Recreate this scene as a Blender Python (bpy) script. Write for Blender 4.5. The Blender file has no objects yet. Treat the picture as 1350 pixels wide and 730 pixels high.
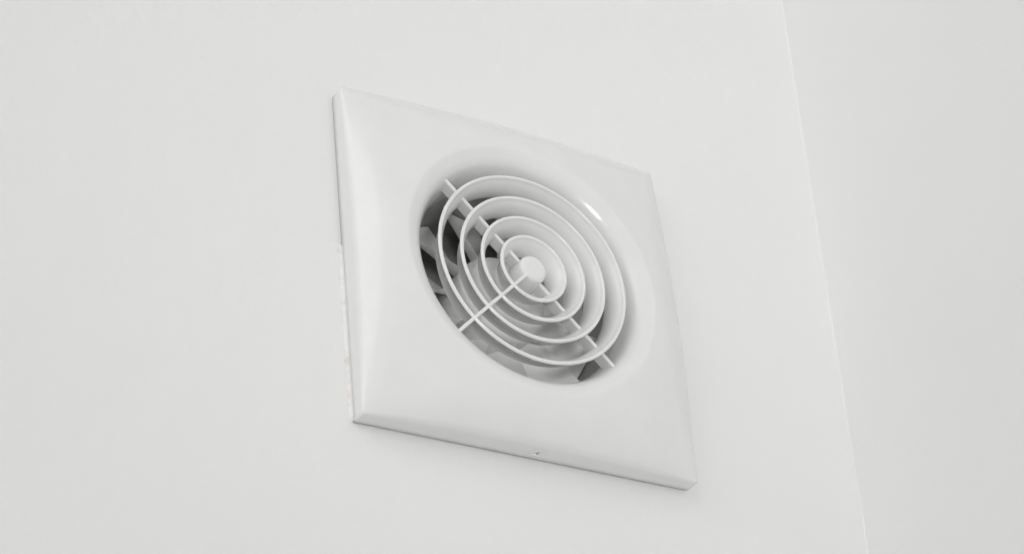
import bpy, bmesh, math, random
from mathutils import Matrix, Vector, noise

random.seed(7)
scene = bpy.context.scene
col = scene.collection
Z0 = 2.0                      # height of the fan's centre above the floor
MM = 0.001


def W(x, y, h):
    """Fan millimetres (right, up, out of the wall) to world metres."""
    return Vector((x * MM, -h * MM, Z0 + y * MM))


# ------------------------------------------------------------------ camera
cam_d = bpy.data.cameras.new("camera")
cam = bpy.data.objects.new("camera", cam_d)
col.objects.link(cam)
right = Vector((0.85346, -0.51272, -0.09335))
down = Vector((0.21110, 0.50388, -0.83758))
fwd = Vector((0.47648, 0.69514, 0.53828))
rot = Matrix((right, -down, -fwd)).transposed()
cam.matrix_world = Matrix.Translation(W(-477.69, -533.82, 701.53)) @ rot.to_4x4()
cam_d.sensor_fit = 'HORIZONTAL'
cam_d.sensor_width = 36.0
cam_d.lens = 3107.1 / 1350 * 36
cam_d.clip_start = 0.02
cam_d.clip_end = 100
scene.camera = cam

# ------------------------------------------------------------------ light
world = bpy.data.worlds.new("World")
scene.world = world
world.use_nodes = True
bg = world.node_tree.nodes['Background']
# the pale room around the viewer, brighter towards the window side (upper left, behind the viewer)
wn, wl = world.node_tree.nodes, world.node_tree.links
w_tc = wn.new('ShaderNodeTexCoord')
w_dot = wn.new('ShaderNodeVectorMath')
w_dot.operation = 'DOT_PRODUCT'
w_dot.inputs[1].default_value = Vector((-0.85, -0.42, 0.36)).normalized()
wl.new(w_tc.outputs['Generated'], w_dot.inputs[0])
w_map = wn.new('ShaderNodeMapRange')
w_map.interpolation_type = 'SMOOTHSTEP'
w_map.inputs['From Min'].default_value = -0.45
w_map.inputs['From Max'].default_value = 1.0
w_map.inputs['To Min'].default_value = 0.14
w_map.inputs['To Max'].default_value = 0.48
wl.new(w_dot.outputs['Value'], w_map.inputs['Value'])
wl.new(w_map.outputs['Result'], bg.inputs['Strength'])
bg.inputs['Color'].default_value = (1.0, 1.0, 0.995, 1)


def area(name, loc, target, sx, sy, power, colour=(1, 1, 1)):
    d = bpy.data.lights.new(name, 'AREA')
    d.shape = 'RECTANGLE'
    d.size, d.size_y = sx, sy
    d.energy = power
    d.color = colour
    o = bpy.data.objects.new(name, d)
    col.objects.link(o)
    o.location = loc
    o.rotation_euler = (Vector(target) - Vector(loc)).to_track_quat('-Z', 'Y').to_euler()
    return o


# broad soft window light from high up on the left
area('window_light', W(-2250, 1350, 1500), W(40, 40, 0), 2.9, 2.3, 29.0, (1.0, 1.0, 1.0))
# small bright lamp behind the viewer; it reaches into the grille and leaves the glint on the rim of the bowl
lamp = area('room_lamp', W(-1000, -1090, 2600), W(0, 100, 20), 0.44, 0.85, 0.86, (1, 1, 1))
lamp.data.spread = math.radians(26)
lamp.rotation_euler.rotate_axis('Z', math.radians(-45))

vs = scene.view_settings
vs.view_transform = 'Standard'
vs.look = 'None'
vs.exposure = 0.0
vs.gamma = 1.0
vs.use_curve_mapping = False


# ------------------------------------------------------------------ materials
def principled(name, colour, rough, spec=0.5):
    m = bpy.data.materials.new(name)
    m.use_nodes = True
    b = m.node_tree.nodes['Principled BSDF']
    b.inputs['Base Color'].default_value = (*colour, 1)
    b.inputs['Roughness'].default_value = rough
    b.inputs['Specular IOR Level'].default_value = spec
    return m, m.node_tree.nodes, m.node_tree.links, b


def add_noise(nt, links, scale, detail=3, rough=0.5):
    tc = nt.new('ShaderNodeTexCoord')
    n = nt.new('ShaderNodeTexNoise')
    n.inputs['Scale'].default_value = scale
    n.inputs['Detail'].default_value = detail
    n.inputs['Roughness'].default_value = rough
    links.new(tc.outputs['Object'], n.inputs['Vector'])
    return n


def ramp(nt, links, src, c0, c1, p0=0.3, p1=0.7):
    r = nt.new('ShaderNodeValToRGB')
    r.color_ramp.elements[0].position = p0
    r.color_ramp.elements[1].position = p1
    r.color_ramp.elements[0].color = (*c0, 1)
    r.color_ramp.elements[1].color = (*c1, 1)
    links.new(src, r.inputs['Fac'])
    return r


def paint(name, c0, c1):
    m, nt, lk, b = principled(name, c0, 0.62, 0.3)
    big = add_noise(nt, lk, 9, 4)
    r = ramp(nt, lk, big.outputs['Fac'], c0, c1)
    # a few tiny specks of dirt
    sp = nt.new('ShaderNodeTexVoronoi')
    sp.inputs['Scale'].default_value = 22
    lk.new(big.inputs['Vector'].links[0].from_socket, sp.inputs['Vector'])
    cut = nt.new('ShaderNodeMapRange')
    cut.inputs['From Min'].default_value = 0.012
    cut.inputs['From Max'].default_value = 0.028
    cut.inputs['To Min'].default_value = 0.55
    cut.inputs['To Max'].default_value = 0.0
    lk.new(sp.outputs['Distance'], cut.inputs['Value'])
    rare = nt.new('ShaderNodeSeparateColor')
    lk.new(sp.outputs['Color'], rare.inputs['Color'])
    gt = nt.new('ShaderNodeMath')
    gt.operation = 'GREATER_THAN'
    gt.inputs[1].default_value = 0.8
    lk.new(rare.outputs['Red'], gt.inputs[0])
    mul = nt.new('ShaderNodeMath')
    mul.operation = 'MULTIPLY'
    lk.new(cut.outputs['Result'], mul.inputs[0])
    lk.new(gt.outputs['Value'], mul.inputs[1])
    mx = nt.new('ShaderNodeMixRGB')
    mx.inputs['Color2'].default_value = (0.45, 0.43, 0.39, 1)
    lk.new(mul.outputs['Value'], mx.inputs['Fac'])
    lk.new(r.outputs['Color'], mx.inputs['Color1'])
    lk.new(mx.outputs['Color'], b.inputs['Base Color'])
    f1 = add_noise(nt, lk, 230, 3, 0.55)          # roller stipple
    f2 = add_noise(nt, lk, 38, 3, 0.5)            # uneven plaster
    bp = nt.new('ShaderNodeBump')
    bp.inputs['Strength'].default_value = 0.24
    bp.inputs['Distance'].default_value = 0.0012
    lk.new(f1.outputs['Fac'], bp.inputs['Height'])
    bp2 = nt.new('ShaderNodeBump')
    bp2.inputs['Strength'].default_value = 0.10
    bp2.inputs['Distance'].default_value = 0.004
    lk.new(f2.outputs['Fac'], bp2.inputs['Height'])
    lk.new(bp.outputs['Normal'], bp2.inputs['Normal'])
    lk.new(bp2.outputs['Normal'], b.inputs['Normal'])
    return m


def plastic(name, c, rough, dust=0.03):
    m, nt, lk, b = principled(name, c, rough, 0.5)
    n = add_noise(nt, lk, 60, 5, 0.6)
    r = ramp(nt, lk, n.outputs['Fac'], tuple(v * (1 - dust) for v in c), c)
    lk.new(r.outputs['Color'], b.inputs['Base Color'])
    rr = nt.new('ShaderNodeMapRange')
    rr.inputs['To Min'].default_value = rough * 0.85
    rr.inputs['To Max'].default_value = rough * 1.2
    lk.new(n.outputs['Fac'], rr.inputs['Value'])
    lk.new(rr.outputs['Result'], b.inputs['Roughness'])
    n2 = add_noise(nt, lk, 900, 2)
    bp = nt.new('ShaderNodeBump')
    bp.inputs['Strength'].default_value = 0.04
    bp.inputs['Distance'].default_value = 0.0003
    lk.new(n2.outputs['Fac'], bp.inputs['Height'])
    lk.new(bp.outputs['Normal'], b.inputs['Normal'])
    return m


M_wall = paint('white_wall_paint', (0.80, 0.80, 0.79), (0.81, 0.81, 0.804))
M_side = paint('white_side_wall_paint', (0.80, 0.80, 0.79), (0.81, 0.81, 0.804))
M_white = plastic('white_plastic', (0.785, 0.786, 0.782), 0.15)
M_blade = plastic('pale_grey_plastic', (0.90, 0.90, 0.89), 0.4, 0.06)
M_dark = plastic('grey_housing_plastic', (0.42, 0.425, 0.42), 0.45, 0.15)
M_grey = plastic('mid_grey_plastic', (0.36, 0.365, 0.36), 0.5, 0.2)
M_seal = principled('sealant', (0.78, 0.76, 0.71), 0.5)
mm, nt, lk, b = M_seal
n = add_noise(nt, lk, 260, 3)
r = ramp(nt, lk, n.outputs['Fac'], (0.68, 0.64, 0.585), (0.78, 0.775, 0.762), 0.3, 0.5)
lk.new(r.outputs['Color'], b.inputs['Base Color'])
M_seal = mm


# ------------------------------------------------------------------ mesh helpers
def obj(name, verts, faces, mat, parent=None, smooth=True, auto=None):
    me = bpy.data.meshes.new(name)
    me.from_pydata([tuple(v) for v in verts], [], faces)
    bm = bmesh.new()
    bm.from_mesh(me)
    bmesh.ops.recalc_face_normals(bm, faces=bm.faces)
    bm.to_mesh(me)
    bm.free()
    me.materials.append(mat)
    for p in me.polygons:
        p.use_smooth = smooth
    if auto is not None:
        me.set_sharp_from_angle(angle=math.radians(auto))
    me.update()
    o = bpy.data.objects.new(name, me)
    col.objects.link(o)
    if parent:
        o.parent = parent
    return o


def P(x, y, h):
    """Fan millimetres to local metres of the fan's own Empty."""
    return (x * MM, -h * MM, y * MM)


def lathe(name, prof, mat, parent, n=192, closed=True, auto=40):
    vs_, fs = [], []
    k = len(prof)
    for i in range(n):
        a = 2 * math.pi * i / n
        for (r_, h_) in prof:
            vs_.append(P(r_ * math.cos(a), r_ * math.sin(a), h_))
    for i in range(n):
        j = (i + 1) % n
        for q in range(k if closed else k - 1):
            s = (q + 1) % k
            fs.append((i * k + q, j * k + q, j * k + s, i * k + s))
    return obj(name, vs_, fs, mat, parent, True, auto)


def cap_lathe(name, prof, mat, parent, n=96, auto=40):
    """Open profile whose first point sits on the axis (a solid cap)."""
    vs_, fs = [P(0, 0, prof[0][1])], []
    k = len(prof) - 1
    for i in range(n):
        a = 2 * math.pi * i / n
        for (r_, h_) in prof[1:]:
            vs_.append(P(r_ * math.cos(a), r_ * math.sin(a), h_))
    for i in range(n):
        j = (i + 1) % n
        fs.append((0, 1 + i * k, 1 + j * k))
        for q in range(k - 1):
            fs.append((1 + i * k + q, 1 + j * k + q, 1 + j * k + q + 1, 1 + i * k + q + 1))
    fs.append(tuple(1 + i * k + k - 1 for i in range(n)))
    return obj(name, vs_, fs, mat, parent, True, auto)


# ------------------------------------------------------------------ the walls
HOLE = 51.5
CX = lambda y: 179.6 + 0.0435 * y        # the corner leans a little, as in the photograph


def wall_back():
    n = 192
    x0, y0, y1 = -1500.0, -1200.0, 1300.0
    outer, inner = [], []
    for i in range(n):
        a = 2 * math.pi * i / n + 0.001
        c, s = math.cos(a), math.sin(a)
        ts = []
        if c > 0:
            ts.append(CX(0) / max(c - 0.0435 * s, 1e-6) if c - 0.0435 * s > 1e-6 else 1e9)
        if c < 0:
            ts.append(x0 / c)
        if s > 0:
            ts.append(y1 / s)
        if s < 0:
            ts.append(y0 / s)
        t = min(ts)
        outer.append((c * t, s * t))
        inner.append((c, s))
    rows = []
    rows.append([P(HOLE * c, HOLE * s, -60) for c, s in inner])
    rows.append([P(HOLE * c, HOLE * s, 0) for c, s in inner])
    for f in (0.02, 0.08, 0.25, 0.55, 1.0):
        rows.append([P(HOLE * c + (ox - HOLE * c) * f, HOLE * s + (oy - HOLE * s) * f, 0)
                     for (c, s), (ox, oy) in zip(inner, outer)])
    rows.append([P(ox, oy, -60) for ox, oy in outer])
    vs_ = [v for r_ in rows for v in r_]
    fs = []
    for k in range(len(rows)):
        k2 = (k + 1) % len(rows)
        for i in range(n):
            j = (i + 1) % n
            fs.append((k * n + i, k * n + j, k2 * n + j, k2 * n + i))
    o = obj('wall_back', vs_, fs, M_wall, None, False)
    o.location = (0, 0, Z0)
    o['kind'] = 'structure'
    return o


def wall_right():
    # inside corner with a small radiused bead of paint, then the wall comes towards the viewer
    R = 0.6
    pts = [(-R, -0.4), (-R, 0.15)]
    for k in range(11):
        a = math.pi / 2 * k / 10
        pts.append((-R + R * math.sin(a), 0.15 + R - R * math.cos(a)))
    pts += [(0.6, 60), (1, 300), (0, 900), (0, 1700), (60, 1700), (60, -0.4)]
    ys = [-1200 + 2500 * i / 60 for i in range(61)]
    vs_, fs = [], []
    k = len(pts)
    for y in ys:
        wob = 0.6 * noise.noise(Vector((y * 0.02, 3.1, 0)))
        for (dx, h) in pts:
            vs_.append(P(CX(y) + dx + wob, y, h))
    for i in range(len(ys) - 1):
        for q in range(k):
            s = (q + 1) % k
            fs.append((i * k + q, (i + 1) * k + q, (i + 1) * k + s, i * k + s))
    fs.append(tuple(range(k)))
    fs.append(tuple((len(ys) - 1) * k + q for q in range(k)))
    o = obj('wall_right', vs_, fs, M_side, None, True, 35)
    o.location = (0, 0, Z0)
    o['kind'] = 'structure'
    return o


wall_back()
wall_right()

# ------------------------------------------------------------------ the extractor fan
fan = bpy.data.objects.new('extractor_fan', None)
col.objects.link(fan)
fan.location = (0, 0, Z0)
fan.empty_display_size = 0.05
fan['label'] = 'square white plastic extractor fan with concentric ring grille mounted on the white wall'
fan['category'] = 'extractor fan'

HS = 80.0        # half side
RC = 1.2         # plan corner radius
GAP = 1.4        # dark shadow gap between the plate and the wall


def sdf(x, y):
    qx, qy = abs(x) - HS + RC, abs(y) - HS + RC
    return -(math.hypot(max(qx, 0), max(qy, 0)) + min(max(qx, qy), 0) - RC)


def face_h(x, y):
    """Shallow dome whose four sides curve down to a low rim; the curve is widest mid-side and dies out at the corners."""
    h = 27.8 - (x * x + y * y) / 666.0
    for p, q in ((x, y), (y, x)):
        w = max(0.0, 1 - (q / HS) ** 2)
        D = 17.5 * w ** 0.6 + 0.01
        d = HS - abs(p)
        if d < D:
            h -= 5.4 * w * (1 - max(d, 0.0) / D) ** 2.0
    d = max(0.0, sdf(x, y))
    m_ = min(abs(x), abs(y)) / HS
    er = 0.5 + 1.7 * (1 - m_ ** 4)            # moulded edge radius, tighter at the corners
    if d < er:
        h -= er - math.sqrt(max(0.0, er * er - (er - d) ** 2))
    return h


def square_pt(a):
    """Point on the rounded-square outline in direction a."""
    c, s = math.cos(a), math.sin(a)
    lo, hi = HS * 0.9, HS * 1.5
    for _ in range(40):
        m_ = (lo + hi) / 2
        if sdf(c * m_, s * m_) > 0:
            lo = m_
        else:
            hi = m_
    return c * lo, s * lo


def front_plate():
    n = 480
    angs = []
    for i in range(n):                       # denser towards the corners
        q, f = divmod(i / n * 4, 1)
        g = f - 0.5
        g = g * (0.45 + 2.2 * g * g)         # -> -.5 .. .5, tight around g = 0
        angs.append(math.pi / 4 + (q + g) * math.pi / 2)
    r60 = 62.0
    h60 = 27.8 - r60 * r60 / 666.0
    key = [(49.5, 7.6), (49.55, 8.6), (50.0, 11.0), (50.9, 14.0), (51.9, 16.4), (53.0, 18.2), (54.2, 19.4), (55.5, 20.3),
           (56.9, 20.95), (58.2, 21.5), (59.4, 21.93), (60.5, 22.17), (r60, h60), (64.0, 27.8 - 64.0 ** 2 / 666)]
    dish = [key[0]]
    for i in range(1, len(key) - 2):         # Catmull-Rom through the section of the bowl
        p0, p1, p2, p3 = key[i - 1:i + 3]
        for j in range(4):
            t = j / 4
            dish.append(tuple(0.5 * (2 * b_ + (c - a) * t + (2 * a - 5 * b_ + 4 * c - d) * t * t +
                                     (3 * b_ - a - 3 * c + d) * t ** 3) for a, b_, c, d in zip(p0, p1, p2, p3)))
    dish.append(key[-2])
    rows = [[P(r_ * math.cos(a), r_ * math.sin(a), h_) for a in angs]
            for (r_, h_) in [(51.2, 8.2), (51.2, 3.0), (49.5, 3.0)] + dish]
    sq = [square_pt(a) for a in angs]
    # from the dish out to just inside the edge, in steps that tighten towards the rim
    FI = 1 - 6.5 / HS
    steps = [0.04, 0.1, 0.18, 0.28, 0.38, 0.48, 0.57, 0.65, 0.72, 0.78, 0.83, 0.87, 0.905, 0.935, 0.96,
             0.98, 1.0]
    for t in steps:
        row = []
        for a, (qx, qy) in zip(angs, sq):
            x = r60 * math.cos(a) * (1 - t) + qx * FI * t
            y = r60 * math.sin(a) * (1 - t) + qy * FI * t
            row.append(P(x, y, face_h(x, y)))
        rows.append(row)
    for d in (5.8, 5.1, 4.5, 3.9, 3.4, 2.9, 2.4, 1.9, 1.4, 1.0, 0.7, 0.45, 0.25, 0.1, 0.0):
        row = []
        for qx, qy in sq:
            f = 1 - d / HS
            x, y = qx * f, qy * f
            row.append(P(x, y, face_h(x, y)))
        rows.append(row)
    for (f, h_) in ((1.0, 4.5), (1.0, GAP + 0.25), (0.997, GAP), (0.975, GAP), (0.975, 6.0)):
        rows.append([P(qx * f, qy * f, h_) for qx, qy in sq])
    vs_ = [v for r_ in rows for v in r_]
    fs = []
    for k in range(len(rows) - 1):
        for i in range(n):
            j = (i + 1) % n
            fs.append((k * n + i, k * n + j, (k + 1) * n + j, (k + 1) * n + i))
    return obj('front_plate', vs_, fs, M_white, fan, True, 50)


front_plate()


def box_ring(name, half, wid, h0, h1, mat):
    a, b_ = half, half - wid
    vs_ = []
    for h_ in (h0, h1):
        for s in (a, b_):
            vs_ += [P(-s, -s, h_), P(s, -s, h_), P(s, s, h_), P(-s, s, h_)]
    fs = []
    for i in range(4):
        j = (i + 1) % 4
        fs += [(i, j, 4 + j, 4 + i), (8 + i, 8 + j, 12 + j, 12 + i),
               (i, j, 8 + j, 8 + i), (4 + i, 4 + j, 12 + j, 12 + i)]
    return obj(name, vs_, fs, mat, fan, False)


box_ring('mounting_frame', 75.0, 9.0, 0.0, 5.5, M_dark)

# grille rings: thin flared hoops, wider at the front than at the back
FRONT = 22.1
for R0 in (46.0, 35.6, 25.7, 16.3):
    D, dl, th = 10.0, 3.9, 1.75
    outer_, inner_ = [], []
    m_ = 12
    for i in range(m_ + 1):
        s = i / m_
        rr_ = R0 - dl * (1 - (1 - s) ** 2.2)
        z = FRONT - 0.9 - (D - 0.9) * s
        outer_.append((rr_, z))
        inner_.append((rr_ - th * (1 - 0.25 * s), z))
    nose = [(R0 - th / 2 + th / 2 * math.cos(a), FRONT - 0.9 + 0.9 * math.sin(a))
            for a in [math.pi * q / 6 for q in range(1, 6)]]
    lathe('grille_ring', outer_[::-1] + nose + inner_, M_white, fan)

# hub: a short round boss with a softly dished cap
hub = [(0, 22.1), (2.4, 22.15), (4.2, 22.1), (5.2, 21.9), (5.9, 21.5), (6.3, 20.9), (6.45, 20.1), (6.7, 17), (7.4, 12.5)]
cap_lathe('grille_hub', hub, M_white, fan)


def spoke(ang, r0, r1, front0, front1, back, th=1.5, fr=None):
    """Upright bar lying along a diagonal; front edge runs from front0 (inside) to front1 (outside)."""
    u = Vector((math.cos(ang), math.sin(ang)))
    w = Vector((-u.y, u.x))
    e = 0.3
    n = 10
    vs_, fs = [], []
    for i in range(n + 1):
        r_ = r0 + (r1 - r0) * i / n
        k = max(0.0, (r_ - 44) / (r1 - 44)) if r1 > 44 else 0
        f = front0 + (front1 - front0) * k
        for (s, h_) in ((-th / 2, back), (th / 2, back), (th / 2, f - e), (th / 2 - e, f), (-th / 2 + e, f), (-th / 2, f - e)):
            p = u * r_ + w * s
            vs_.append(P(p.x, p.y, h_))
    for i in range(n):
        for q in range(6):
            s = (q + 1) % 6
            fs.append((i * 6 + q, (i + 1) * 6 + q, (i + 1) * 6 + s, i * 6 + s))
    fs.append(tuple(range(6)))
    fs.append(tuple(n * 6 + q for q in range(6)))
    return obj('spoke', vs_, fs, M_white, fan, False)


spoke(math.radians(225), 5.6, 55.0, 22.0, 19.5, 15.0)
spoke(math.radians(135), 5.6, 54.6, 18.2, 18.0, 12.6, 1.8)
spoke(math.radians(-45), 5.6, 54.6, 18.2, 18.0, 12.6, 1.8)
spoke(math.radians(45), 5.6, 51.6, 13.6, 13.6, 10.0)

# round housing that passes through the wall, and the motor plate that closes it
lathe('housing', [(51.0, 7.8), (51.0, -58), (49.4, -58), (49.4, 2.8), (51.0, 2.9)], M_dark, fan)
cap_lathe('motor_plate', [(0, -32), (30, -32), (49.2, -32), (49.2, -36)], M_grey, fan)

# impeller: a domed hub and eleven pitched blades
imp = cap_lathe('impeller', [(0, 0.5), (6, 0.3), (12, -0.4), (17, -1.7), (20, -3.4), (21.2, -5.5), (21.4, -9), (21.4, -28)],
                M_blade, fan)


def blade(a0):
    n_r, n_c = 10, 8
    top, bot = [], []
    for i in range(n_r + 1):
        r_ = 20.5 + (48.7 - 20.5) * i / n_r
        f = i / n_r
        arc = 14.0 + 17.0 * f                   # tangential run of the blade at this radius, mm
        drop = 19.0
        for j in range(n_c + 1):
            c = j / n_c
            t = -arc * c                       # clockwise, away from the leading edge
            a = a0 + t / r_ + 0.05 * f
            z = -4.5 - drop * (c ** 0.6) 
            thick = 1.7 * (0.35 + 0.65 * math.sin(math.pi * min(1, c * 0.8 + 0.18)))
            top.append(P(r_ * math.cos(a), r_ * math.sin(a), z))
            bot.append(P(r_ * math.cos(a), r_ * math.sin(a), z - thick))
    k = n_c + 1
    N = len(top)
    fs = []
    for i in range(n_r):
        for j in range(n_c):
            q = i * k + j
            fs.append((q, q + 1, q + k + 1, q + k))
            fs.append((N + q, N + q + k, N + q + k + 1, N + q + 1))
    edge = [j for j in range(k)] + [i * k + n_c for i in range(1, n_r + 1)] + \
           [n_r * k + j for j in range(n_c - 1, -1, -1)] + [i * k for i in range(n_r - 1, 0, -1)]
    for q in range(len(edge)):
        a, b_ = edge[q], edge[(q + 1) % len(edge)]
        fs.append((a, b_, N + b_, N + a))
    return obj('blade', top + bot, fs, M_blade, imp, True, 40)


for k in range(11):
    blade(math.radians(150.5 + 360 / 11 * k))

# retaining screw in the middle of the lower side
def screw():
    sx, sh = 0.3, 6.4
    n = 28
    vs_, fs = [], []
    prof = [(2.5, 0.02), (2.4, 0.4), (1.9, 0.4), (1.7, 0.06), (0.0, 0.06)]
    for i in range(n):
        a = 2 * math.pi * i / n
        for (r_, o_) in prof[:-1]:
            vs_.append(P(sx + r_ * math.cos(a), -HS - o_, sh + r_ * 0.8 * math.sin(a)))
    k = len(prof) - 1
    for i in range(n):
        j = (i + 1) % n
        for q in range(k - 1):
            fs.append((i * k + q, j * k + q, j * k + q + 1, i * k + q + 1))
    fs.append(tuple(i * k for i in range(n)))
    fs.append(tuple(i * k + k - 1 for i in range(n)))
    s_ = obj('screw', vs_, fs, M_white, fan, True, 40)
    bx = [P(sx + x, -HS - y, sh + h) for x in (0.9, 1.6) for y in (0.07, 0.3) for h in (-0.45, 0.45)]
    f = [(0, 1, 3, 2), (4, 5, 7, 6), (0, 1, 5, 4), (2, 3, 7, 6), (0, 2, 6, 4), (1, 3, 7, 5)]
    obj('slot', bx, f, M_grey, s_, False)


screw()


# uneven bead of filler between the left side of the plate and the wall
def sealant():
    vs_, fs = [], []
    ys = [-79.5 + 84.0 * i / 300 for i in range(301)]
    m_ = 6
    for i, y in enumerate(ys):
        e = min(1, (len(ys) - 1 - i) / 12, i / 3 + 0.2)
        w = (1.3 + 1.2 * noise.noise(Vector((y * 0.13, 0, 0))) + 0.9 * noise.noise(Vector((y * 0.55, 5, 0)))
             + 0.5 * noise.noise(Vector((y * 1.9, 2, 0)))) * e
        w = max(w, 0.12)
        hh = 0.3 + (1.75 + 0.45 * noise.noise(Vector((y * 0.4, 9, 0)))) * e
        for q in range(m_ + 1):
            a = math.pi / 2 * q / m_
            vs_.append(P(-HS + 0.05 - w * (1 - math.sin(a)) , y, 0.02 + hh * (1 - math.cos(a))))
        vs_.append(P(-HS + 0.3, y, 0.02))
    k = m_ + 2
    for i in range(len(ys) - 1):
        for q in range(k):
            s = (q + 1) % k
            fs.append((i * k + q, (i + 1) * k + q, (i + 1) * k + s, i * k + s))
    fs.append(tuple(range(k)))
    fs.append(tuple((len(ys) - 1) * k + q for q in range(k)))
    o = obj('sealant_bead', vs_, fs, M_seal, fan, True, 60)
    o['label'] = 'uneven off-white filler bead along the left side of the fan'


sealant()
